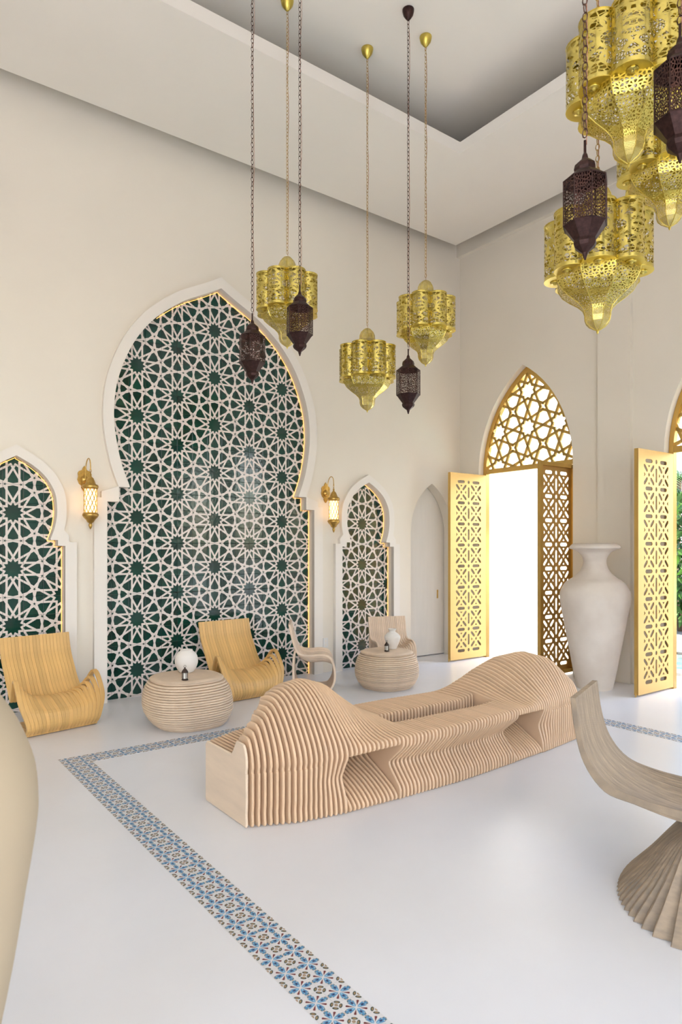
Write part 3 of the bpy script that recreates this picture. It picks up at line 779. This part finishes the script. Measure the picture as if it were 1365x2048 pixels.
# ------------------------------------------------------------------ wall sconces
def sconce(x, z, label):
    t = thing('wall_sconce', (x, YW, z), label, 'wall lamp', 'brass wall sconces with lit glass cylinders')
    out = [(.0, .125), (.018, .10), (.02, .085), (.052, .07), (.062, .05), (.058, .02), (.066, -.01), (.05, -.05), (.025, -.07), (.03, -.085), (.012, -.115), (0, -.125)]
    ol = [(-p[0], p[1]) for p in out]+[p for p in out[::-1]][1:-1]
    me = remap(plate('wall_plate', ol, [], .012, SCB), M_XZ); obj('wall_plate', me, t, (0, -.006, 0))
    MB().lathe([(.001, 0), (.04, 0), (.036, .012), (.02, .02), (.01, .026), (.001, .027)], 14).build('boss', SCB, t, True, (0, -.012, -.01), (PI/2, 0, 0))
    arm = [(0, -.03, -.01), (0, -.045, .06), (.002, -.06, .13), (.006, -.085, .175), (.01, -.115, .185), (.014, -.14, .165), (.016, -.15, .12), (.016, -.152, .07)]
    MB().tube([tuple(p) for p in cr(arm, 4)], .005, 6).build('arm', SCB, t)
    c = (.016, -.152, 0)
    l = obj('lamp_body', None, t, c); l.scale = (1.4, 1.4, 1.4)
    b = MB()
    for i in range(3):
        z_ = .062-i*.016
        b.tube([((.006*math.cos(q), 0, z_+.012*math.sin(q)) if i % 2 else (0, .006*math.cos(q), z_+.012*math.sin(q))) for q in np.linspace(0, 2*PI, 8, endpoint=False)], .0018, 4, True)
    b.build('chain', SCB, l)
    MB().lathe([(.004, .03), (.008, .02), (.007, .008), (.02, -.005), (.03, -.03), (.036, -.045), (.05, -.05), (.053, -.06), (.05, -.072), (.045, -.078)], 16).build('crown', SCB, l, True)
    MB().lathe([(.040, -.076), (.040, -.24)], 20).build('glass', GLASSL, l, True)
    b = MB()
    for k in range(10):
        for sg in (1, -1): b.tube([(.0415*math.cos(2*PI*k/10+sg*1.6*i/10), .0415*math.sin(2*PI*k/10+sg*1.6*i/10), -.076-.0164*i) for i in range(11)], .0026, 4)
    b.build('lattice', SCB, l)
    MB().lathe([(.044, -.236), (.052, -.246), (.053, -.256), (.046, -.268), (.03, -.285), (.022, -.30), (.010, -.308), (.013, -.322), (.008, -.338), (.001, -.35)], 16).build('finial', SCB, l, True)
sconce(1.815, 2.175, 'lit brass wall sconce between the small arch by the urn and the tall arch')
sconce(4.655, 2.185, 'lit brass wall sconce between the tall arch and the small arch by the white door')
def outlet(x, z, label):
    t = thing('wall_outlet', (x, YW, z), label, 'outlet')
    MB().box(-.035, .035, -.008, 0, -.057, .057).build('plate', PLASTIC, t)
    for dz in (-.025, .025): MB().lathe([(.001, 0), (.016, 0), (.016, .003), (.001, .003)], 12).build('socket', TRIMW, t, False, (0, -.008, dz), (PI/2, 0, 0))
outlet(1.70, .36, 'white electrical outlet on the wall behind the amber chair near the urn')
outlet(4.655, .36, 'white electrical outlet low on the wall below the sconce by the small arch')
# door hold-back hooks
def hook(x, y, z, label):
    t = thing('door_hook', (x, y, z), label, 'door hook', 'iron door hold-back hooks')
    MB().tube([(0, 0, 0), (-.05, -.005, -.015), (-.09, 0, -.03), (-.12, .01, -.025)], .004, 5).build('rod', IRON, t)
    MB().tube([(-.055, -.005+.013*math.cos(q), -.05+.03*math.sin(q)) for q in np.linspace(0, 2*PI, 10, endpoint=False)], .003, 5, True).build('loop', IRON, t)
hook(6.55, 6.245, .26, 'small iron hook holding the gold leaf beside the white door')
hook(6.55, 3.64, .22, 'small iron hook holding the gold leaf beside the clay vase')

# ------------------------------------------------------------------ outside
gme = plate('ground', [(-60, -60), (80, -60), (80, 70), (-60, 70)], [[(8.9, -4), (10.6, -4), (10.6, 5.3), (8.9, 5.3)]], .04, PAVE); gme.transform(Matrix.Translation((0, 0, -.18+.02)))
tag(obj('ground', gme), 'pebbled grey paving around the building', kind='structure')
tag(MB().box(8.91, 10.59, -3.99, 5.29, -.5, -.24).build('pool_water', WATER), 'turquoise swimming pool water seen through the open doorway', kind='structure')
b = MB()
for (x0, x1, y0, y1) in ((8.6, 8.9, -4.3, 5.6), (10.6, 10.9, -4.3, 5.6), (8.9, 10.6, 5.3, 5.6), (8.9, 10.6, -4.3, -4)): b.box(x0, x1, y0, y1, -.6, -.1)
tag(b.build('pool_coping', STONE), 'pale stone coping around the swimming pool', kind='structure')
tag(MB().box(7.2, 10.6, 6.32, 6.6, -.2, 5.2).build('wall_outside', EXTW), 'bright white garden wall beyond the open gold door', kind='structure')
tag(MB().box(21, 21.3, -14, 16, -.2, 2.6).build('wall_garden', EXTW), 'low white garden wall beyond the pool', kind='structure')
def leaf_cloud(n, rx, ry, rz, size, seed):
    rg = np.random.default_rng(seed); b = MB()
    for i in range(n):
        d = rg.normal(size=3); d /= np.linalg.norm(d); r = rg.uniform(.55, 1)**.5; p = d*r*np.array([rx, ry, rz])
        ax = rg.normal(size=3)+d; ax /= np.linalg.norm(ax); sd = np.cross(ax, rg.normal(size=3)); sd /= np.linalg.norm(sd)+1e-9
        L = size*rg.uniform(.7, 1.4); w = L*.22
        b.add([p, p+ax*L*.5+sd*w, p+ax*L-np.array([0, 0, .2*L]), p+ax*L*.5-sd*w], [[0, 1, 2, 3]])
    return b
def shrub(x, y, h, r, seed, label):
    t = thing('garden_shrub', (x, y, -.16), label, 'shrub', 'green shrubs by the pool')
    f = leaf_cloud(1600, r, r, h*.48, .22, seed).build('foliage', LEAF, t, False, (0, 0, h*.55)); f['kind'] = 'stuff'
    b = MB()
    for k in range(4): b.tube([(0, 0, 0), (.2*math.cos(k*1.6)*r, .2*math.sin(k*1.6)*r, h*.35), (.5*math.cos(k*1.6)*r, .5*math.sin(k*1.6)*r, h*.7)], [.04, .03, .015], 5)
    b.build('stem', TRUNK, t)
def palm(x, y, h, seed, label):
    t = thing('palm_tree', (x, y, -.16), label, 'palm', 'palm trees by the pool'); rg = random.Random(seed)
    MB().tube([(0, 0, 0), (.05, .03, h*.5), (.1, 0, h)], [.13, .10, .08], 8).build('trunk', TRUNK, t)
    for k in range(16):
        a = 2*PI*k/16+rg.uniform(-.2, .2); el = rg.uniform(.1, 1.0); b = MB(); pr = None; L = rg.uniform(1.2, 1.7); pts = []
        for i in range(12):
            s = i/11*L; pts.append(np.array([.1+math.cos(a)*s*math.cos(el*.6), math.sin(a)*s*math.cos(el*.6), h+s*math.sin(el)-.55*s*s]))
        b.tube(pts, [.014*(1-i/13) for i in range(12)], 4)
        sd = np.array([-math.sin(a), math.cos(a), 0])
        for i in range(1, 12):
            for sg in (1, -1):
                for q in (0, .5):
                    p = pts[i-1]*(1-q)+pts[i]*q; l = .38*math.sin(PI*(i+q)/13)+.08; d = (pts[i]-pts[i-1]); d /= np.linalg.norm(d)
                    e = p+sg*sd*l*.8+d*l*.5-np.array([0, 0, .3*l]); b.add([p-d*.012, p+d*.018, e], [[0, 1, 2]])
        b.build('frond', LEAF, t)
k = 0
for (x, y, h, r, lb) in ((13.3, 6.6, 2.7, 1.0, 'leafy green shrub just past the end of the white garden wall'), (15.7, 7.9, 2.9, 1.1, 'tall broad green shrub behind the first shrub past the pool'),
                   (13.3, 3.9, 2.2, 1.0, 'green shrub beyond the middle of the pool'), (15.8, 5.3, 2.4, 1.0, 'green shrub in the second row beyond the pool'), (13.3, 1.3, 2.0, .9, 'low green shrub beyond the near end of the pool')):
    k += 1; shrub(x, y, h, r, 20+k, lb)
palm(18.6, 9.3, 3.6, 3, 'palm tree furthest along the low garden wall')
palm(18.6, 5.3, 3.9, 5, 'tallest palm tree before the low garden wall')
palm(18.6, 1.6, 3.2, 8, 'short palm tree before the low garden wall')
